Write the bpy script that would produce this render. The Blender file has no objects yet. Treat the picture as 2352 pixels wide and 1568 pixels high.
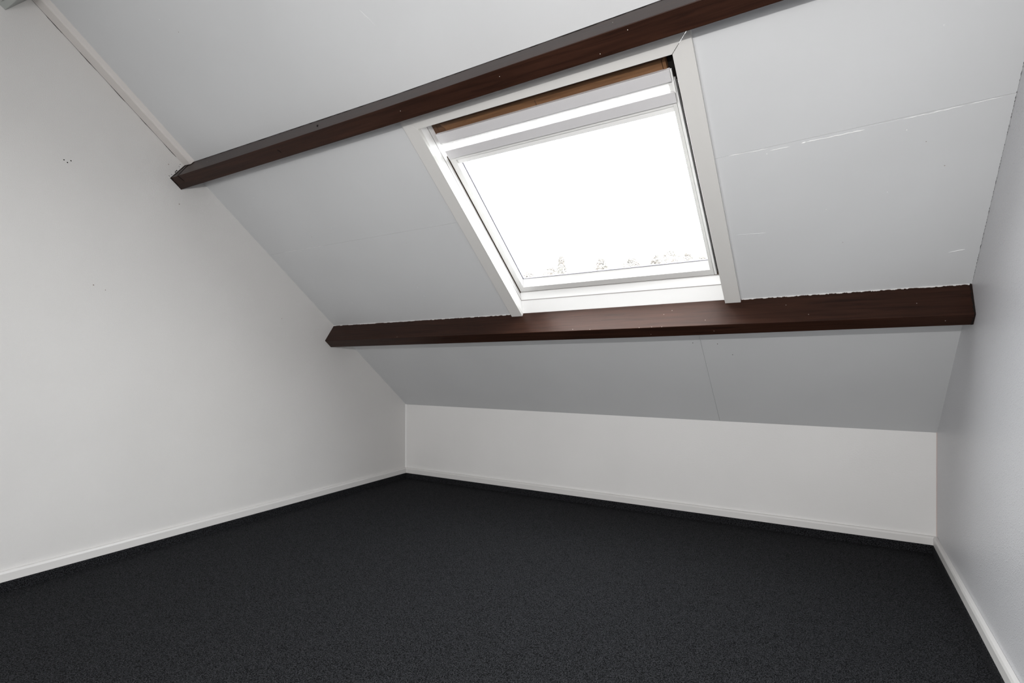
import bpy, bmesh, math, random
from mathutils import Vector, Matrix
random.seed(7)
sc = bpy.context.scene
K = 1.5                       # survey units -> metres
A = 0.67597                   # roof pitch
CA, SA = math.cos(A), math.sin(A)
H = 1.1077                    # height of the roof foot in survey units
FZ = 0.6025                   # carpet level in survey units
WR, RW = 2.89611, 0.03747     # right wall foot and its slight splay

def P(x, y, z):
    return Vector((K*x, K*y, K*(z-FZ)))
def V(u, s, d):
    "point on the roof slope: u along the wall, s up the slope, d into the room"
    return P(u, -s*CA - d*SA, H + s*SA - d*CA)

# ------------------------------------------------------------------ camera
cd = bpy.data.cameras.new('camera'); cam = bpy.data.objects.new('camera', cd)
sc.collection.objects.link(cam); sc.camera = cam
cd.sensor_width = 36; cd.lens = 1203.85/2352*36; cd.shift_y = 47.7/2352
cd.clip_start = 0.02; cd.clip_end = 500
cam.matrix_world = (Matrix.Translation(P(2.43862, -2.78824, 1.4)) @ Matrix.Rotation(0.51891, 4, 'Z')
                    @ Matrix.Rotation(math.pi/2, 4, 'X') @ Matrix.Rotation(0.00133, 4, 'Z'))

# ------------------------------------------------------------------ light
SKY = 12.0
w = bpy.data.worlds.new('overcast_sky'); sc.world = w; w.use_nodes = True
nt = w.node_tree; bg = nt.nodes['Background']
tc = nt.nodes.new('ShaderNodeTexCoord'); nz = nt.nodes.new('ShaderNodeTexNoise'); rp = nt.nodes.new('ShaderNodeValToRGB')
nz.inputs['Scale'].default_value = 2.2; nz.inputs['Detail'].default_value = 4
rp.color_ramp.elements[0].position = .35; rp.color_ramp.elements[0].color = (.95, .975, 1.02, 1)
rp.color_ramp.elements[1].position = .65; rp.color_ramp.elements[1].color = (1.0, 1.0, 1.0, 1)
nt.links.new(tc.outputs['Generated'], nz.inputs['Vector']); nt.links.new(nz.outputs['Fac'], rp.inputs['Fac'])
nt.links.new(rp.outputs['Color'], bg.inputs['Color']); bg.inputs['Strength'].default_value = SKY

def area(name, loc, target, sx, sy, power, col=(1, 1, 1), portal=False):
    l = bpy.data.lights.new(name, 'AREA'); l.shape = 'RECTANGLE'; l.size = sx; l.size_y = sy
    l.energy = power; l.color = col
    if portal: l.cycles.is_portal = True
    o = bpy.data.objects.new(name, l); sc.collection.objects.link(o); o.location = loc
    o.rotation_euler = (Vector(target)-Vector(loc)).to_track_quat('-Z', 'Y').to_euler()
    return o
# portal in the roof window, helps the sky light find its way in
area('window_portal', V(1.69, 1.30, -.125), V(1.69, 1.30, .5), 1.40, 1.40, 1, portal=True)
# fill light added behind the camera, no window stands there
area('rear_fill_light', P(1.55, -3.85, 1.22), P(2.5, -1.0, 1.36), 1.6, .9, 50, (1.0, .995, .99))
# the photographer's flash just above the camera
area('camera_flash', P(2.44, -2.88, 1.627), P(1.35, -.7, 1.25), .045, .035, 28, (1, .985, .97))
sc.view_settings.view_transform = 'Standard'; sc.view_settings.look = 'None'
sc.view_settings.gamma = 1; sc.view_settings.use_curve_mapping = False
sc.view_settings.exposure = 0.5

# ------------------------------------------------------------------ materials
def mat(name, col, rough=.5, spec=.5, coat=0, coat_rough=.2):
    m = bpy.data.materials.new(name); m.use_nodes = True
    b = m.node_tree.nodes['Principled BSDF']
    b.inputs['Base Color'].default_value = (*col, 1); b.inputs['Roughness'].default_value = rough
    b.inputs['Specular IOR Level'].default_value = spec
    if 'mahogany' in name: b.inputs['Specular Tint'].default_value = (1, .78, .72, 1)
    b.inputs['Coat Weight'].default_value = coat; b.inputs['Coat Roughness'].default_value = coat_rough
    return m, m.node_tree, b
def N(nt, t, **kw):
    n = nt.nodes.new(t)
    for k, v in kw.items():
        if k in n.inputs: n.inputs[k].default_value = v
        else: setattr(n, k, v)
    return n
def vec(nt, scale=(1, 1, 1)):
    t = N(nt, 'ShaderNodeTexCoord'); m = N(nt, 'ShaderNodeMapping'); m.inputs['Scale'].default_value = scale
    nt.links.new(t.outputs['Object'], m.inputs['Vector']); return m.outputs['Vector']
def bump(nt, b, height, strength, dist, prev=None):
    n = N(nt, 'ShaderNodeBump'); n.inputs['Strength'].default_value = strength; n.inputs['Distance'].default_value = dist
    nt.links.new(height, n.inputs['Height'])
    if prev: nt.links.new(prev, n.inputs['Normal'])
    nt.links.new(n.outputs['Normal'], b.inputs['Normal']); return n.outputs['Normal']
def mixcol(nt, b, fac, c0, c1, p0=0., p1=1.):
    r = N(nt, 'ShaderNodeValToRGB'); e = r.color_ramp.elements
    e[0].position = p0; e[0].color = (*c0, 1); e[1].position = p1; e[1].color = (*c1, 1)
    nt.links.new(fac, r.inputs['Fac']); nt.links.new(r.outputs['Color'], b.inputs['Base Color']); return r

def plaster(name, col, fine, strength, rough, spec, lump=0.0, lscale=140.0, lw=.30):
    m, nt, b = mat(name, col, rough, spec); v = vec(nt)
    n1 = N(nt, 'ShaderNodeTexNoise', Scale=fine, Detail=3.0, Roughness=.6); nt.links.new(v, n1.inputs['Vector'])
    pr = bump(nt, b, n1.outputs['Fac'], strength, .003)
    if lump:
        n2 = N(nt, 'ShaderNodeTexVoronoi', Scale=lscale); n2.feature = 'SMOOTH_F1'; nt.links.new(v, n2.inputs['Vector'])
        r = N(nt, 'ShaderNodeMapRange'); r.inputs['From Min'].default_value = .0; r.inputs['From Max'].default_value = lw
        r.inputs['To Min'].default_value = 1; r.inputs['To Max'].default_value = 0
        nt.links.new(n2.outputs['Distance'], r.inputs['Value'])
        pr = bump(nt, b, r.outputs['Result'], lump, .003, pr)
    n3 = N(nt, 'ShaderNodeTexNoise', Scale=1.7, Detail=3.0); nt.links.new(v, n3.inputs['Vector'])
    mixcol(nt, b, n3.outputs['Fac'], tuple(c*.975 for c in col), tuple(min(1, c*1.015) for c in col), .3, .7)
    return m
M = {}
M['wall'] = plaster('stippled_wall_paint', (.73, .717, .703), 210, .45, .55, .35)
M['wall_fine'] = plaster('smooth_wall_paint', (.80, .79, .778), 110, .18, .55, .35)
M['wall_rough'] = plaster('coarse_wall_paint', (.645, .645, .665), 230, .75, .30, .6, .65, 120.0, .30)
M['ceiling'] = plaster('ceiling_board_paint', (.632, .640, .648), 60, .06, .5, .4)
M['white'] = mat('white_gloss_paint', (.66, .65, .63), .30, .45)[0]
M['trimw'] = mat('white_satin_paint', (.74, .725, .71), .35, .5)[0]
M['winwhite'] = mat('window_white_lacquer', (.84, .835, .825), .3, .45)[0]
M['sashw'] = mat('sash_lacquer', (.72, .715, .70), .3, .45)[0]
M['bar'] = mat('shaded_bar_lacquer', (.60, .59, .60), .35, .4)[0]  # same white paint as the frame, greyed to stand in for shade
M['batten'] = mat('batten_paint', (.70, .665, .64), .4, .4)[0]
M['greyp'] = mat('grey_green_paint', (.42, .44, .42), .5, .4)[0]
M['ridge'] = mat('filler_white', (.88, .88, .87), .5, .3)[0]
M['dark'] = mat('dark_gap', (.012, .010, .009), .8, .1)[0]
M['gasket'] = mat('grey_gasket', (.16, .155, .18), .6, .3)[0]
M['fleck'] = mat('pale_fleck', (.62, .57, .52), .6, .3)[0]

def wood(name, c0, c1, rough, coat, sc_=(1.2, 26, 26), bs=.15, cr=.2, spec=.5):
    m, nt, b = mat(name, c0, rough, spec, coat, cr); v = vec(nt, sc_)
    n = N(nt, 'ShaderNodeTexNoise', Scale=2.2, Detail=6.0, Roughness=.62, Distortion=.6); nt.links.new(v, n.inputs['Vector'])
    mixcol(nt, b, n.outputs['Fac'], c0, c1, .3, .72); bump(nt, b, n.outputs['Fac'], bs, .0012)
    return m
M['beam'] = wood('mahogany_stained_timber', (.0125, .0054, .0036), (.037, .0150, .0090), .38, 0, spec=.18)
M['pine'] = wood('bare_brown_pine', (.095, .042, .016), (.20, .098, .042), .5, 0, (2.0, 30, 30))
M['pined'] = wood('shaded_brown_pine', (.06, .025, .010), (.11, .05, .02), .6, 0, (2.0, 30, 30))  # the brown pine again, darkened for the shadow under the casing

m, nt, b = mat('charcoal_carpet', (.02, .021, .024), .95, .12); M['carpet'] = m
v = vec(nt)
vo = N(nt, 'ShaderNodeTexVoronoi', Scale=270.0); nt.links.new(v, vo.inputs['Vector'])
no = N(nt, 'ShaderNodeTexNoise', Scale=150.0, Detail=4.0, Roughness=.75); nt.links.new(v, no.inputs['Vector'])
ml = N(nt, 'ShaderNodeMath', operation='MULTIPLY'); iv = N(nt, 'ShaderNodeMath', operation='SUBTRACT'); iv.inputs[0].default_value = 1.0
nt.links.new(vo.outputs['Distance'], iv.inputs[1]); nt.links.new(iv.outputs[0], ml.inputs[0]); nt.links.new(no.outputs['Fac'], ml.inputs[1])
r = mixcol(nt, b, ml.outputs[0], (.0016, .0017, .0022), (.150, .153, .168), .16, 1.0)
bump(nt, b, ml.outputs[0], .9, .006)

m = bpy.data.materials.new('window_glass'); m.use_nodes = True; nt = m.node_tree; nt.nodes.clear(); M['glass'] = m
o_ = N(nt, 'ShaderNodeOutputMaterial'); tr = N(nt, 'ShaderNodeBsdfTransparent'); gl = N(nt, 'ShaderNodeBsdfGlossy'); gl.inputs['Roughness'].default_value = .02
tr.inputs['Color'].default_value = (.95, .96, .955, 1)
fr = N(nt, 'ShaderNodeLayerWeight', Blend=.5); pw = N(nt, 'ShaderNodeMath', operation='POWER'); pw.inputs[1].default_value = 5.0
ma = N(nt, 'ShaderNodeMath', operation='MULTIPLY_ADD'); ma.inputs[1].default_value = .9; ma.inputs[2].default_value = .05
nt.links.new(fr.outputs['Facing'], pw.inputs[0]); nt.links.new(pw.outputs[0], ma.inputs[0]); mx = N(nt, 'ShaderNodeMixShader')
nt.links.new(ma.outputs[0], mx.inputs[0]); nt.links.new(tr.outputs[0], mx.inputs[1]); nt.links.new(gl.outputs[0], mx.inputs[2]); nt.links.new(mx.outputs[0], o_.inputs[0])

m, nt, b = mat('tree_leaves', (.2, .2, .15), .7, .2); M['leaf'] = m
n = N(nt, 'ShaderNodeTexNoise', Scale=.9); nt.links.new(vec(nt), n.inputs['Vector'])
mixcol(nt, b, n.outputs['Fac'], (.235, .213, .20), (.235, .226, .21), .35, .65)
M['bark'] = mat('tree_bark', (.12, .09, .07), .9, .1)[0]
m, nt, b = mat('meadow_ground', (.1, .13, .06), .95, .1); M['ground'] = m
n = N(nt, 'ShaderNodeTexNoise', Scale=.2, Detail=5.0); nt.links.new(vec(nt), n.inputs['Vector'])
mixcol(nt, b, n.outputs['Fac'], (.16, .17, .12), (.24, .24, .19), .3, .7)

# ------------------------------------------------------------------ helpers
def tag(o, label=None, cat=None, group=None, kind=None):
    for k, v_ in (('label', label), ('category', cat), ('group', group), ('kind', kind)):
        if v_: o[k] = v_
    return o
def obj(name, verts, faces, m, parent=None, bevel=0., smooth=False):
    me = bpy.data.meshes.new(name); me.from_pydata([tuple(x) for x in verts], [], faces); 
    bm = bmesh.new(); bm.from_mesh(me); bmesh.ops.recalc_face_normals(bm, faces=bm.faces[:]); bm.to_mesh(me); bm.free()
    me.materials.append(m); o = bpy.data.objects.new(name, me); sc.collection.objects.link(o)
    if parent: o.parent = parent; o.matrix_parent_inverse = parent.matrix_world.inverted()
    if bevel:
        md = o.modifiers.new('bevel', 'BEVEL'); md.width = bevel; md.segments = 2; md.limit_method = 'ANGLE'
    if smooth:
        for p_ in me.polygons: p_.use_smooth = True
    return o
def empty(name, loc, parent=None):
    o = bpy.data.objects.new(name, None); sc.collection.objects.link(o); o.location = loc; o.empty_display_size = .1
    if parent: o.parent = parent; o.matrix_parent_inverse = parent.matrix_world.inverted()
    bpy.context.view_layer.update(); return o
BF = [(0, 1, 2, 3), (7, 6, 5, 4), (0, 4, 5, 1), (1, 5, 6, 2), (2, 6, 7, 3), (3, 7, 4, 0)]
def loft(sections):
    "list of point rings -> closed solid"
    n_ = len(sections[0]); vs = [p_ for s_ in sections for p_ in s_]; fs = [tuple(range(n_))]
    for k in range(len(sections)-1):
        for i in range(n_):
            j = (i+1) % n_; fs.append((k*n_+i, k*n_+j, (k+1)*n_+j, (k+1)*n_+i))
    fs.append(tuple(range((len(sections)-1)*n_, len(sections)*n_))); return vs, fs
def solid(name, sections, m, parent=None, bevel=0.):
    vs, fs = loft(sections); return obj(name, vs, fs, m, parent, bevel)
def sbox(name, u0, u1, s0, s1, d0, d1, m, parent=None, bevel=0., F=None):
    F = F or V
    return solid(name, [[F(u0, s0, d0), F(u0, s1, d0), F(u0, s1, d1), F(u0, s0, d1)],
                        [F(u1, s0, d0), F(u1, s1, d0), F(u1, s1, d1), F(u1, s0, d1)]], m, parent, bevel)
def lerp(tab, x):
    for (x0, y0), (x1, y1) in zip(tab, tab[1:]):
        if x <= x1 or (x1, y1) == tab[-1]: return y0 + (y1-y0)*(x-x0)/(x1-x0)

# ------------------------------------------------------------------ floor and walls
RID = 2.75                                    # ridge, along the slope
YR = -RID*CA; ZR = H + RID*SA; YB = 2*YR      # ridge and rear knee wall
fl = obj('floor', [P(-.15, .12, FZ-.12), P(3.1, .12, FZ-.12), P(3.1, YB-.12, FZ-.12), P(-.15, YB-.12, FZ-.12),
                   P(-.15, .12, FZ), P(3.1, .12, FZ), P(3.1, YB-.12, FZ), P(-.15, YB-.12, FZ)], BF, M['carpet'])
tag(fl, 'charcoal grey looped carpet covering the whole floor', kind='structure')
def gable(name, xin, xout, m, label):
    prof = [(.12, FZ-.05), (.12, H-.05), (0, H+.03), (YR, ZR+.04), (YB, H+.03), (YB-.12, H-.05), (YB-.12, FZ-.05)]
    o = solid(name, [[P(xin(y), y, z) for y, z in prof], [P(xout, y, z) for y, z in prof]], m)
    return tag(o, label, kind='structure')
wl = gable('wall_left', lambda y: 0, -.13, M['wall'], 'off-white stippled side wall rising to the slope at left')
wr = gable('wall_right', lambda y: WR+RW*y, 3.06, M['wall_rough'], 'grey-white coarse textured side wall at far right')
wb = obj('wall_back', [P(-.1, 0, FZ-.05), P(3.05, 0, FZ-.05), P(3.05, .1, FZ-.05), P(-.1, .1, FZ-.05),
                       P(-.1, 0, H+.0), P(3.05, 0, H+.0), P(3.05, .1, H-.08), P(-.1, .1, H-.08)], BF, M['wall_fine'])
tag(wb, 'low off-white knee wall under the sloping ceiling', kind='structure')
wf = obj('wall_front', [P(-.1, YB, FZ-.05), P(3.05, YB, FZ-.05), P(3.05, YB-.1, FZ-.05), P(-.1, YB-.1, FZ-.05),
                        P(-.1, YB, H+.0), P(3.05, YB, H+.0), P(3.05, YB-.1, H-.08), P(-.1, YB-.1, H-.08)], BF, M['wall_fine'])
tag(wf, 'low knee wall on the opposite side of the attic', kind='structure')
# three little nail holes and a few scuffs in the left wall
def disc(name, c, r_, m, parent, nrm=(1, 0, 0), h=.0008, n_=8):
    q = Vector(nrm).to_track_quat('Z', 'Y'); r1, r2 = [], []
    for i in range(n_):
        a_ = 2*math.pi*i/n_; o_ = Vector((math.cos(a_)*r_, math.sin(a_)*r_, 0))
        r1.append(Vector(c)+q@o_); r2.append(Vector(c)+q@(o_*.8+Vector((0, 0, h))))
    return solid(name, [r1, r2], m, parent)
for y, z in ((-1.9137, 2.1578), (-1.9031, 2.1514), (-1.8924, 2.1616)):
    disc('nail_hole', P(0, y, z), .0036, M['dark'], wl)
M['scuff'] = mat('brown_scuff', (.36, .31, .28), .7, .2)[0]
for y, z, r_ in ((-1.545, 2.262, .0035), (-1.82, 1.70, .004), (-1.78, 1.685, .003), (-.98, 1.63, .003), (-1.50, 2.10, .004)):
    disc('scuff_mark', P(0, y, z), r_, M['scuff'], wl)

# ------------------------------------------------------------------ ceiling: board panels on the roof deck
U0, U1, S0, S1 = 1.235, 2.155, .815, 1.80     # rough window opening in the roof
ceil = empty('ceiling', V(1.45, 0, 0)); tag(ceil, 'pale grey painted sloping ceiling boards', kind='structure')
def deck(name, rect, d0, d1):
    u0, u1, s0, s1 = rect; return sbox(name, u0, u1, s0, s1, d0, d1, M['ceiling'], ceil)
DK = (-.014, -.060)
deck('deck', (-.1, 3.05, -.06, S0), *DK); deck('deck', (-.1, 3.05, S1+.05, RID+.03), *DK)
deck('deck', (-.1, U0, S0, S1+.05), *DK); deck('deck', (U1+.03, 3.05, S0, S1+.05), *DK)
g = .00035
def panel(u0, u1, s0, s1):
    "each corner given as (u,s) pairs may skew: u0,u1 lists"
    c = [(u0[0], s0[0]), (u1[0], s0[1]), (u1[1], s1[1]), (u0[1], s1[0])]
    c = [(c[0][0]+g, c[0][1]+g), (c[1][0]-g, c[1][1]+g), (c[2][0]-g, c[2][1]-g), (c[3][0]+g, c[3][1]-g)]
    return solid('ceiling_panel', [[V(a_, b_, -.014) for a_, b_ in c], [V(a_, b_, 0) for a_, b_ in c]], M['ceiling'], ceil, .0006)
JU = ((0.0, 2.044), (.83, 2.028))
panel((-.05, -.05), (2.043, 2.030), (-.03, -.03), (.80, .80))
panel((2.043, 2.030), (3.0, 3.0), (-.03, -.03), (.80, .80))
panel((-.05, -.05), (1.235, 1.235), (.80, .80), (1.351, 1.366))
panel((-.05, -.05), (1.235, 1.235), (1.351, 1.366), (1.86, 1.86))
panel((2.15, 2.16), (3.0, 3.0), (.80, .80), (1.440, 1.478))
panel((2.16, 2.16), (3.0, 3.0), (1.440, 1.478), (1.86, 1.86))
sbox('ceiling_panel', 1.235, 2.155, .795, .815, 0, -.014, M['ceiling'], ceil)
sbox('ceiling_panel', 1.235, 2.16, 1.825, 1.86, 0, -.014, M['ceiling'], ceil)
panel((-.05, -.05), (3.0, 3.0), (1.86, 1.86), (RID+.01, RID+.01))
# raised filler ridges along the joints, broken up like old paint
def ridge(pts, wd, ht, name='filler_ridge', m=None, seed=1):
    rn = random.Random(seed); secs = []
    n_ = len(pts)
    for i, (u, s) in enumerate(pts):
        k = 0.15 if i in (0, n_-1) else .5+.7*rn.random()
        secs.append([V(u, s-wd*k, -.0005), V(u, s+wd*k, -.0005), V(u, s+wd*k*.3, ht*k), V(u, s-wd*k*.4, ht*k)])
    return solid(name, secs, m or M['ridge'], ceil)
def line(p0, p1, n_, jit=.0008, seed=3):
    rn = random.Random(seed); return [(p0[0]+(p1[0]-p0[0])*i/n_, p0[1]+(p1[1]-p0[1])*i/n_+rn.uniform(-jit, jit)) for i in range(n_+1)]
ridge(line((2.225, 1.443), (2.33, 1.4435), 8), .0007, .0007, seed=2)
ridge(line((2.335, 1.436), (2.385, 1.4385), 6), .0011, .0015, seed=4)
ridge(line((2.414, 1.4415), (2.425, 1.443), 3), .0018, .0022, seed=5)
ridge(line((2.425, 1.443), (2.56, 1.4475), 14), .0011, .0014, seed=6)
ridge(line((2.56, 1.4545), (2.64, 1.4570), 8), .0007, .0006, m=M['ceiling'], seed=7)
ridge(line((2.64, 1.4575), (2.76, 1.4635), 12), .0009, .0009, seed=8)
ridge(line((2.77, 1.4645), (2.83, 1.4685), 6), .0008, .0009, seed=9)
ridge(line((2.22, 1.1485), (2.31, 1.1435), 8), .0009, .0009, m=M['ceiling'], seed=10)
ridge(line((.12, 1.353), (.42, 1.3555), 16), .0006, .0006, seed=11)
ridge(line((1.275, 2.135), (1.30, 2.085), 6, .002), .0008, .0007, seed=12)
for k in range(26):
    rn = random.Random(100+k)
    u = rn.uniform(.15, 2.8); s = rn.choice([rn.uniform(.9, 1.78), rn.uniform(1.92, 2.4)])
    if 1.18 < u < 2.22 and s < 1.84: u = rn.uniform(2.25, 2.8)
    disc('paint_nib', V(u, s, 0), rn.uniform(.0012, .0026), M['ridge'] if k % 3 else M['scuff'], ceil, nrm=(0, -SA, -CA), h=.0012, n_=6)
for u, s in ((2.00, .60), (2.098, .592), (2.15, .52)):
    disc('nail_hole', V(u, s, 0), .0030, M['dark'], ceil, nrm=(0, -SA, -CA), n_=6)

ridge(line((2.795, .996), (2.832, 1.003), 5), .0009, .0010, seed=13)
secs = []; rn = random.Random(31)
for k in range(360):         # broken hairline gap where the slope meets the right wall
    s_ = .865+(1.88-.865)*k/359; u_ = WR-RW*s_*CA; k_ = .0001+.0010*max(0, rn.uniform(-.9, 1))
    secs.append([V(u_+.004, s_, -.0005), V(u_-k_, s_, -.0005), V(u_-k_, s_, .0004), V(u_+.004, s_, .0004)])
solid('shadow_gap', secs, M['dark'], ceil)

# opposite slope behind the camera (closed, without a window)
rear = obj('ceiling', [P(-.1, YR, ZR), P(3.05, YR, ZR), P(3.05, YB, H), P(-.1, YB, H),
                       P(-.1, YR, ZR+.06), P(3.05, YR, ZR+.06), P(3.05, YB, H+.06), P(-.1, YB, H+.06)], BF, M['ceiling'])
tag(rear, 'sloping ceiling on the opposite side of the ridge', kind='structure')

# ------------------------------------------------------------------ timber purlins
US = [-.02, .3, .6, .9, 1.2, 1.5, 1.8, 2.1, 2.4, 2.7, 2.93]
def beam(name, t1, t2, t3, d_, label):
    root = empty(name, V(0, t1[0][1], 0)); tag(root, label, 'beam', 'stained timber beams across the slope')
    secs = []
    for u in US:
        secs.append([V(u, lerp(t1, u), -.003), V(u, lerp(t2, u), lerp(d_, u)), V(u, lerp(t3, u), lerp(d_, u)+.001), V(u, lerp(t3, u)+.002, -.003)])
    solid('timber', secs, M['beam'], root, .0022)
    return root
T1 = [(0, .8095), (1.21, .827), (2.2, .846), (2.93, .8605)]; T2 = [(0, .803), (1.9, .8275), (2.87, .8405), (2.93, .8412)]
T3 = [(0, .746), (1.885, .773), (2.87, .7945), (2.93, .7955)]; TD = [(0, .112), (1.9, .113), (2.93, .1115)]
b1 = beam('roof_beam', T1, T2, T3, TD, 'dark mahogany-stained beam running under the roof window to the right wall')
R1 = [(0, 1.884), (1.22, 1.8845), (1.8, 1.892), (2.12, 1.898), (2.93, 1.912)]; R2 = [(0, 1.885), (.35, 1.8855), (1.29, 1.8915), (2.07, 1.9035), (2.93, 1.916)]
R3 = [(0, 1.8262), (1.25, 1.8368), (2.25, 1.8508), (2.93, 1.861)]; RD = [(0, .1065), (2.93, .1065)]
b2 = beam('roof_beam', R1, R2, R3, RD, 'dark stained beam crossing above the roof window with a split near its left end')

def edge_strip(parent, name, tab1, tab2, dtab, w0, w1, m, seed, u0, u1, lift=.0008, n_=700):
    "ragged paint line lying on the up-slope face of a beam at the ceiling"
    rn = random.Random(seed); vs = []; fs = []
    k_ = .5
    for i in range(n_+1):
        u = u0+(u1-u0)*i/n_
        k_ = min(1, max(0, k_+rn.uniform(-.45, .45))); wd = w0+(w1-w0)*k_
        s1_, s2_, dd = lerp(tab1, u), lerp(tab2, u), lerp(dtab, u)
        f = wd/dd
        vs += [V(u, s1_+lift, -.001), V(u, s1_+(s2_-s1_)*f+lift, wd), V(u, s1_+(s2_-s1_)*f-.001, wd), V(u, s1_-.001, -.001)]
        if i:
            a_ = 4*(i-1); b_ = 4*i
            for j in range(4): fs.append((a_+j, a_+(j+1) % 4, b_+(j+1) % 4, b_+j))
    o = obj(name, vs, fs, m, parent); return o
edge_strip(b1, 'paint_edge', T1, T2, TD, .0008, .0040, M['trimw'], 5, .0, 1.205)
edge_strip(b1, 'paint_edge', T1, T2, TD, .0008, .0040, M['trimw'], 6, 2.212, 2.865)
edge_strip(b2, 'shadow_gap', R1, R2, RD, .0010, .0062, M['dark'], 7, .07, 2.9)
# ragged dark edge where the beams enter the walls
def end_rag(parent, u, t1, t2, t3, dt, m, seed, sgn=1, width=.006, full=True):
    rn = random.Random(seed); secs = []
    path = [(lerp(t1, u), .0), (lerp(t2, u), lerp(dt, u)), (lerp(t3, u), lerp(dt, u))]
    for (a0, a1), (c0, c1), ns in ((path[0], path[1], 22), (path[1], path[2], 8)):
        for i in range(ns+1):
            t_ = i/ns; s_ = a0+(c0-a0)*t_; d_ = a1+(c1-a1)*t_
            off = (a1 == c1)
            k_ = rn.uniform(.15, 1.0)
            o1, o2 = (0, .0012) if off else (.0012, 0)
            secs.append([V(u, s_, d_), V(u+sgn*width*k_, s_, d_), V(u+sgn*width*k_, s_+o1, d_+o2), V(u, s_+o1+.0005, d_+o2)])
    return solid('ragged_edge', secs, m, parent)
end_rag(b1, 2.868, T1, T2, T3, TD, M['dark'], 3, sgn=-1, width=.005)
end_rag(b2, .0, R1, R2, R3, RD, M['dark'], 4, sgn=1, width=.010)
rn = random.Random(21)
for k in range(16):          # crumbled plaster beside the beam end
    t = rn.random(); s_ = 1.8885+rn.uniform(.001, .012)*(1-.5*t); d_ = .012+.095*t
    disc('plaster_chip', V(0, s_, d_), rn.uniform(.0016, .0042), M['dark'] if k % 3 else M['ridge'], wl, n_=5)
# split near the left end of the upper beam: follows both faces
def sliver(parent, pts, wd, m=None, name='crack'):
    secs = []
    n_ = len(pts)
    for i, (u, s, d, nx) in enumerate(pts):
        k_ = wd*(.25 if i == n_-1 else 1)
        up = Vector((k_, 0, 0)); c = V(u, s, d); n1 = Vector(nx)*.0007
        secs.append([c-up-n1*2, c+up-n1*2, c+up+n1, c-up+n1])
    return solid(name, secs, m or M['dark'], parent)
nA = (V(0, 1, 0)-V(0, 0, 0)).normalized(); nB = Vector((0, -SA, -CA))
sliver(b2, [(.034, 1.885, .004, nA), (.040, 1.885, .05, nA), (.052, 1.885, .085, nA), (.057, 1.8855, .1065, nA)], .0050)
sliver(b2, [(.057, 1.8855, .1068, nB), (.062, 1.874, .1072, nB), (.066, 1.863, .1072, nB), (.068, 1.855, .1072, nB)], .0034)
sliver(b2, [(.705, 1.866, .1074, nB), (.712, 1.858, .1074, nB), (.713, 1.852, .1074, nB)], .0028)
sliver(b2, [(.905, 1.8885, .055, nA), (.915, 1.8885, .07, nA)], .006)
sliver(b2, [(1.565, 1.8905, .055, nA), (1.580, 1.8905, .065, nA)], .007)
def flecks(parent, spots, m, r_=.0017):
    for f, u, t in spots:
        if parent is b1: t1, t2, t3, dt = T1, T2, T3, TD
        else: t1, t2, t3, dt = R1, R2, R3, RD
        if f == 'A':
            s_ = lerp(t1, u)+(lerp(t2, u)-lerp(t1, u))*t; c = V(u, s_, lerp(dt, u)*t); nn = nA
        else:
            s_ = lerp(t2, u)+(lerp(t3, u)-lerp(t2, u))*t; c = V(u, s_, lerp(dt, u)+.0008); nn = nB
        disc('paint_fleck', c, r_, m, parent, nrm=nn, h=.0006, n_=6)
flecks(b1, [('A', 1.93, .45), ('A', 1.96, .3), ('A', 2.09, .78), ('A', 2.36, .35), ('A', 2.43, .75), ('A', 1.89, .97), ('A', 1.93, .98), ('A', 1.84, .98),
            ('B', 1.88, .7), ('B', 2.12, .6), ('B', 2.80, .5), ('A', 2.73, .55), ('A', 1.63, .97), ('A', .55, .94), ('A', 1.55, .93)], M['fleck'])
flecks(b1, [('A', .33, .22)], M['dark'], .003)
flecks(b2, [('A', 1.29, .5), ('B', 1.31, .42), ('B', 1.68, .35), ('B', 2.05, .2), ('B', 1.97, .8), ('A', .22, .5), ('A', 2.0, .4), ('B', 2.33, .55)], M['fleck'])

# third, painted purlin just below the ridge, cut off by the corner of the picture
b3 = empty('roof_beam', V(0, 2.57, 0)); tag(b3, 'grey-green painted beam end in the top left corner against the wall', 'beam')
solid('timber', [[V(u, 2.568, -.003), V(u, 2.570, .119), V(u, 2.655, .121), V(u, 2.655, -.003)] for u in (-.02, 2.9)], M['greyp'], b3, .004)
sbox('cover_batten', .030, .046, 2.590, 2.655, .1185, .1245, M['greyp'], b3, .0015)
sbox('cover_batten', .046, .056, 2.590, 2.655, .1185, .1275, M['trimw'], b3, .0015)

# ------------------------------------------------------------------ trims
# batten on the slope beside the left wall, between upper beam and painted beam
o = solid('trim_4', [[V(.0015, s, -.001), V(.0015, s, .0135), V(.058, s, .0215), V(.064, s, .0200), V(.0685, s, -.001)] for s in (1.8865, 2.569)], M['batten'], None, .0008)
tag(o, 'white painted batten along the left wall above the upper beam', kind='structure')
secs = []
rn = random.Random(11)
for i in range(90):
    s = 1.93+(2.568-1.93)*i/89; k_ = max(0.05, math.sin(i*.35)+rn.uniform(-.3, .6))
    secs.append([V(.0002, s, .0125), V(.0016, s, .0125), V(.0016, s, .0132+.0018*min(1, k_)), V(.0002, s, .0132+.0018*min(1, k_))])
tag(solid('shadow_gap', secs, M['dark'], o), 'dark crack')
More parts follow.
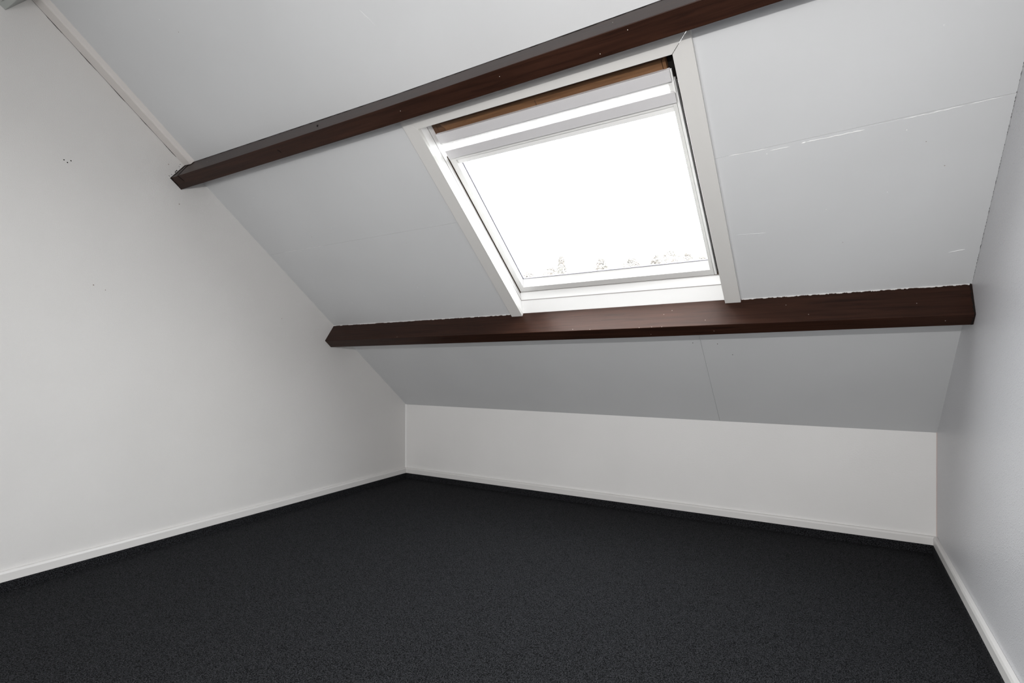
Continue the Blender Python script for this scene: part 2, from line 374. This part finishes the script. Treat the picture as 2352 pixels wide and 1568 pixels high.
# baseboards: a small white board above a carpet-covered plinth strip
ZB, ZK = .6735, .6396
def skirt(bname, tname, pts_in, nrm, lb, lt, tb, tk, e0=(0, 0), m=M['trimw']):
    (x0, y0), (x1, y1) = pts_in; nx, ny = nrm
    def prof(x, y, along):
        ax, ay = along
        return [P(x, y, ZK-.002), P(x+nx*tb+ax, y+ny*tb+ay, ZK-.002), P(x+nx*tb+ax, y+ny*tb+ay, ZB-.008), P(x+nx*(tb-.0032)+ax*.75, y+ny*(tb-.0032)+ay*.75, ZB-.0006), P(x+nx*.0005, y+ny*.0005, ZB)]
    dx, dy = x1-x0, y1-y0; L = math.hypot(dx, dy); dx /= L; dy /= L
    bo = solid(bname, [prof(x0, y0, (dx*tb*e0[0], dy*tb*e0[0])), prof(x1, y1, (-dx*tb*e0[1], -dy*tb*e0[1]))], m, None, .0006)
    tag(bo, lb, kind='structure')
    def pr2(x, y, ax, ay):
        t0, t1 = tk-.010, tk
        return [P(x, y, FZ-.002), P(x+nx*t1+ax, y+ny*t1+ay, FZ-.002), P(x+nx*t1+ax, y+ny*t1+ay, ZK-.005), P(x+nx*(t1-.003)+ax, y+ny*(t1-.003)+ay, ZK-.0015), P(x, y, ZK-.0015)]
    to = solid(tname, [pr2(x0, y0, dx*tk*e0[0], dy*tk*e0[0]), pr2(x1, y1, -dx*tk*e0[1], -dy*tk*e0[1])], M['carpet'], None, .0008)
    tag(to, lt, kind='structure')
    return bo
yb_ = YB+.001
skirt('baseboard_left', 'trim_1', ((0, yb_), (0, 0)), (1, 0), 'white painted baseboard along the left wall', 'charcoal carpet strip under the left baseboard', .0150, .0185, (0, 1))
skirt('baseboard_back', 'trim_2', ((0, 0), (WR, 0)), (0, -1), 'white painted baseboard along the knee wall', 'charcoal carpet strip under the knee wall baseboard', .0145, .0180, (1, 1))
skirt('baseboard_right', 'trim_3', ((WR, 0), (WR+RW*yb_, yb_)), (-1, 0), 'white painted baseboard along the right wall', 'charcoal carpet strip under the right baseboard', .0140, .0180, (1, 0))
# thin caulk beads in the wall corners
tag(solid('trim_5', [[P(0, 0, z), P(.0055, 0, z), P(.0038, -.0038, z), P(0, -.0055, z)] for z in (ZB-.001, H+.002)], M['ridge']), 'pale caulk line in the left corner', kind='structure')
tag(solid('trim_6', [[P(WR, 0, z), P(WR-.0026, 0, z), P(WR-.0018, -.0018, z), P(WR, -.0026, z)] for z in (ZB-.001, H+.002)], mat('pinkish_caulk', (.60, .50, .48), .6, .3)[0]), 'thin caulk line in the right corner', kind='structure')

# ------------------------------------------------------------------ roof window
def Wp(u, s, d):
    f = (u-1.264)/.858; t = (1.76-s)/.93
    return V(u + t*(.011+.022*f), s + f*(.008+.008*t), d)
win = empty('window_1', Wp(1.69, 1.3, 0)); tag(win, 'white framed roof window in the sloping ceiling, bright overcast sky beyond', kind='structure')
def wbox(name, u0, u1, s0, s1, d0, d1, m, parent=None, bevel=0.):
    return sbox(name, u0, u1, s0, s1, d0, d1, m, parent or win, bevel, Wp)
def wsolid(name, secs, m, parent=None, bevel=0.):
    return solid(name, [[Wp(*p_) for p_ in s_] for s_ in secs], m, parent or win, bevel)
# casing boards lying on the ceiling, mitred at the top
CT = .0140
iu0, iu1, is1 = 1.2635, 2.1220, 1.7630; ou0, ou1, os1 = 1.2080, 2.1755, 1.8170
wsolid('casing', [[(ou0, .8255, d), (iu0, .8255, d), (iu0, is1, d), (ou0, os1, d)] for d in (-.001, CT)], M['white'], None, .0013)
wsolid('casing', [[(iu1, .8255, d), (ou1, .8255, d), (ou1, os1, d), (iu1, is1, d)] for d in (-.001, CT)], M['white'], None, .0013)
wsolid('casing', [[(ou0+.0003, os1, d), (iu0+.0003, is1, d), (iu1-.0014, is1+.0004, d), (ou1-.0014, os1+.0004, d)] for d in (-.001, CT)], M['white'], None, .0011)
# lining boards of the reveal
wsolid('reveal', [[(1.2615, .815, 0), (1.2615, 1.80, 0), (1.245, 1.80, 0), (1.245, .815, 0)], [(1.2622, .86, -.037), (1.2622, 1.80, -.037), (1.245, 1.80, -.037), (1.245, .86, -.037)]], M['winwhite'])
wsolid('reveal', [[(2.1235, .815, 0), (2.1235, 1.80, 0), (2.14, 1.80, 0), (2.14, .815, 0)], [(2.1235, .86, -.037), (2.1235, 1.80, -.037), (2.14, 1.80, -.037), (2.14, .86, -.037)]], M['winwhite'])
wsolid('sill', [[(1.246, .8175, .0015), (1.246, .8765, -.037), (1.246, .862, -.048), (1.246, .808, -.012)], [(2.14, .8175, .0015), (2.14, .8765, -.037), (2.14, .862, -.048), (2.14, .808, -.012)]], M['winwhite'], None, .0012)
wbox('reveal', 1.245, 2.14, 1.790, 1.806, .0, -.06, M['pined'])
# fixed frame
fr_ = M['winwhite']
wbox('frame_jamb', 1.236, 1.2612, .86, 1.80, -.0380, -.094, fr_, None, .0008)
wbox('frame_jamb', 2.1212, 2.146, .86, 1.80, -.0380, -.094, fr_, None, .0008)
wsolid('frame_sill', [[(u, .8785, -.0380), (u, .9035, -.0590), (u, .906, -.094), (u, .86, -.094), (u, .862, -.05)] for u in (1.2612, 2.1212)], fr_, None, .0008)
hd = wbox('frame_head', 1.2775, 2.086, 1.660, 1.790, -.067, -.094, M['pined'], None, .0008)
# brown moulded cover with a scooped left end
mould = [(1.3035, 1.7560), (1.3035, 1.7330), (1.3050, 1.7220), (1.3115, 1.7165), (1.3150, 1.7110), (1.3130, 1.7050), (1.3155, 1.6960), (1.3155, 1.680), (2.074, 1.680), (2.074, 1.7560)]
wsolid('moulding', [[(u, s, -.068) for u, s in mould], [(u, s, -.058) for u, s in mould]], M['pine'], None, .0012)
wsolid('moulding_gap', [[(1.3005, 1.756, d), (1.3005, 1.731, d), (1.3020, 1.7205, d), (1.3085, 1.7150, d), (1.3115, 1.7105, d), (1.3095, 1.7045, d), (1.3120, 1.680, d), (1.3300, 1.680, d), (1.3300, 1.756, d)] for d in (-.0675, -.0655)], M['dark'])
wbox('moulding', 1.302, 2.080, 1.731, 1.775, -.060, -.055, M['pined'], None, .001)  # upper band in darker pine, painting in the casing's shadow
wsolid('moulding', [[(2.076, 1.68, -.068), (2.086, 1.68, -.068), (2.086, 1.765, -.068), (2.076, 1.765, -.068)], [(2.076, 1.68, -.056), (2.085, 1.68, -.056), (2.085, 1.765, -.056), (2.076, 1.765, -.056)]], M['pine'])
for u in (1.672,):
    wbox('moulding_joint', u, u+.0035, 1.682, 1.720, -.058, -.0573, M['pined'])
# dark strips closing the gap round the sash, its deep shade put into their colour
dk = M['dark']
wbox('gap_shade_strip', 1.256, 1.272, .90, 1.612, -.0850, -.092, dk); wbox('gap_shade_strip', 2.092, 2.124, .90, 1.79, -.0850, -.092, dk)
wbox('gap_shade_strip', 1.2612, 2.1212, .9035, .916, -.0800, -.092, dk); wbox('gap_shade_strip', 1.262, 1.279, 1.671, 1.79, -.066, -.092, M['pined'])
wbox('gap_shade_strip', 2.084, 2.1215, 1.66, 1.79, -.0745, -.092, dk)
wbox('gap_shade_strip', 2.1188, 2.1212, .93, 1.79, -.040, -.088, dk)
M['seam'] = mat('shadowed_seam', (.34, .32, .31), .7, .2)[0]; M['gapb'] = mat('brown_gap_shade', (.10, .078, .058), .8, .1)[0]
wbox('seam', 1.2600, 1.2630, .876, 1.765, -.0365, -.0386, M['seam'])
wsolid('seam', [[(u, .8760, -.0362), (u, .8792, -.0386), (u, .8780, -.041), (u, .8745, -.0385)] for u in (1.2612, 2.1212)], M['seam'])
wbox('gap_shade_strip', 1.2608, 1.2626, .9035, 1.612, -.0588, -.088, M['gapb'])  # covers the white jamb, dark colour standing in for the gap's shade
wbox('gap_shade_strip', 1.2612, 2.1212, .9025, .9098, -.0640, -.088, M['gapb'])
# sash
sash = empty('sash', Wp(1.69, 1.3, -.07), win)
L0, L1, R0, Rr, B0, B1, Tp0, Tp1 = 1.2658, 1.2905, 2.0785, 2.0985, .9092, .9365, 1.5900, 1.6130
FD = -.060; GD = -.081
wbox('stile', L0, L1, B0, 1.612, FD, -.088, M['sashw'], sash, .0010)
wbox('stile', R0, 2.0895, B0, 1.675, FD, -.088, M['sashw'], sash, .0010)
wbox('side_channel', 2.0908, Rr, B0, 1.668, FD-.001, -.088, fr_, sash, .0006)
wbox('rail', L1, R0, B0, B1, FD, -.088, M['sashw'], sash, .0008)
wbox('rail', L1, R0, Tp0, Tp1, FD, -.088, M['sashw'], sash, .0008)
wbox('rail', L1, R0, 1.5705, Tp0, FD-.007, -.088, fr_, sash, .0006)
wbox('rail', L0-.003, R0, 1.650, 1.672, FD-.008, -.088, fr_, sash, .0006)
# glazing beads slope down to the pane
wsolid('glazing_bead', [[(u, B1-.001, FD-.0008), (u, .9665, GD), (u, .9665, -.088), (u, B1-.001, -.088)] for u in (L1, R0)], fr_, sash)
wsolid('glazing_bead', [[(L1-.001, s, FD-.0008), (1.2955, s, GD), (1.2955, s, -.088), (L1-.001, s, -.088)] for s in (B1, 1.5705)], fr_, sash)
wsolid('glazing_bead', [[(R0+.001, s, FD-.0008), (R0-.0025, s, GD), (R0-.0025, s, -.088), (R0+.001, s, -.088)] for s in (B1, 1.5705)], fr_, sash)
gk = M['gasket']
wbox('gasket', 1.2955, 1.2990, .9665, 1.5705, GD+.0003, -.087, gk, sash); wbox('gasket', 1.2955, R0-.003, .9665, .9693, GD+.0003, -.087, gk, sash)
wbox('glass', 1.2955, R0-.0025, .9665, 1.5705, -.0835, -.0845, M['glass'], sash)
wbox('glass', L0-.003, R0, Tp1, 1.650, -.0835, -.0845, M['glass'], sash)
# ventilation bar and lower operating bar
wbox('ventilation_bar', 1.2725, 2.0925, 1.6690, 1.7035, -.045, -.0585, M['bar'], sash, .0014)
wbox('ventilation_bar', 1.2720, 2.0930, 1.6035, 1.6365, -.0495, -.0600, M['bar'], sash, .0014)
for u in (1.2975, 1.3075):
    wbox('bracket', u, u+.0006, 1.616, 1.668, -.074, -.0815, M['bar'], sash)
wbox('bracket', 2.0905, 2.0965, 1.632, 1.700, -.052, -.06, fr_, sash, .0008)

# ------------------------------------------------------------------ outdoors
gnd = obj('ground', [(-90, 2, -6.6), (60, 2, -6.6), (60, 140, -6.6), (-90, 140, -6.6), (-90, 2, -7), (60, 2, -7), (60, 140, -7), (-90, 140, -7)], BF, M['ground'])
tag(gnd, 'flat ground beyond the house', kind='structure')
def tree(base, top_z, tipw, label, seed, spire=False):
    rn = random.Random(seed); root = empty('tree', base); tag(root, label, 'tree', 'pale trees beyond the roof window')
    x, y, z = base; h = top_z-z
    secs = []
    for i in range(7):
        t_ = i/6; r_ = .22*(1-t_)+.03; cx = .15*math.sin(t_*3+seed); secs.append([Vector((x+cx+r_*math.cos(a_*math.pi/3), y+r_*math.sin(a_*math.pi/3), z+h*.93*t_)) for a_ in range(6)])
    solid('trunk', secs, M['bark'], root)
    def radius(hh):
        if spire: r_ = tipw*.5*min(.30+hh*.45, 1.0) + max(0, hh-.9)*.55
        else: r_ = tipw*.5*min(1.0, (hh/.9)**.6) + max(0, hh-1.2)*.25
        return min(r_, 2.1)
    vs, fs = [], []
    for k in range(420):
        near = k < 260
        hh = .10+(rn.random()**.9)*2.6 if near else 2.4+rn.random()*h*.5
        rr = radius(hh)*math.sqrt(rn.uniform(.02, 1)); th = rn.uniform(0, 2*math.pi)
        cc = Vector((x+rr*math.cos(th), y+rr*math.sin(th), top_z-hh)); sg = .085 if near else .3
        for q in range(28):
            c = cc+Vector((rn.gauss(0, sg), rn.gauss(0, sg), rn.gauss(0, sg*.8)))
            sz = rn.uniform(.035, .08) if near else rn.uniform(.12, .25)
            e1 = Vector((rn.uniform(-1, 1), rn.uniform(-1, 1), rn.uniform(-1, 1))).normalized()
            e2 = e1.cross(Vector((rn.uniform(-1, 1), rn.uniform(-1, 1), rn.uniform(-1, 1)))).normalized()
            i0 = len(vs); vs += [c-e1*sz, c+e2*sz*.6, c+e1*sz, c-e2*sz*.6]; fs.append((i0, i0+1, i0+2, i0+3))
    o_ = obj('foliage', vs, fs, M['leaf'], root); o_['kind'] = 'stuff'
C0 = P(2.43862, -2.78824, 1.4); YAW = .51891
for px, py, wpx, D, sp, lb in (
        (1213, 622, 34, 40, 0, 'small faint tree at the lower left corner of the roof window'),
        (1246, 631, 14, 60, 0, 'tiniest treetop, between the corner tree and the tall spire'),
        (1266, 612, 34, 52, 0, 'low bushy tree directly left of the tall spire'),
        (1289, 586, 14, 45, 1, 'tallest pointed tree, a narrow spire left of the window centre'),
        (1380, 590, 26, 40, 0, 'open ragged tree standing alone beside the spire group'),
        (1452, 589, 44, 46, 0, 'wide low tree right of the ragged lone tree'),
        (1508, 584, 24, 52, 0, 'narrow tree on the left of the right-hand clump'),
        (1541, 573, 34, 59, 0, 'broad tallest tree of the right-hand clump'),
        (1578, 577, 20, 66, 0, 'slim tree at the right end of the clump'),
        (1612, 586, 18, 45, 0, 'small tree nearest the right edge of the glass')):
    X = (px-1176)/1203.85; Z = (831.7-py)/1203.85
    b_ = C0+Vector((-math.sin(YAW)+X*math.cos(YAW), math.cos(YAW)+X*math.sin(YAW), 0))*D
    tree((b_.x, b_.y, -6.6), C0.z+Z*D, wpx*1.35/1203.85*D, lb, px, sp)
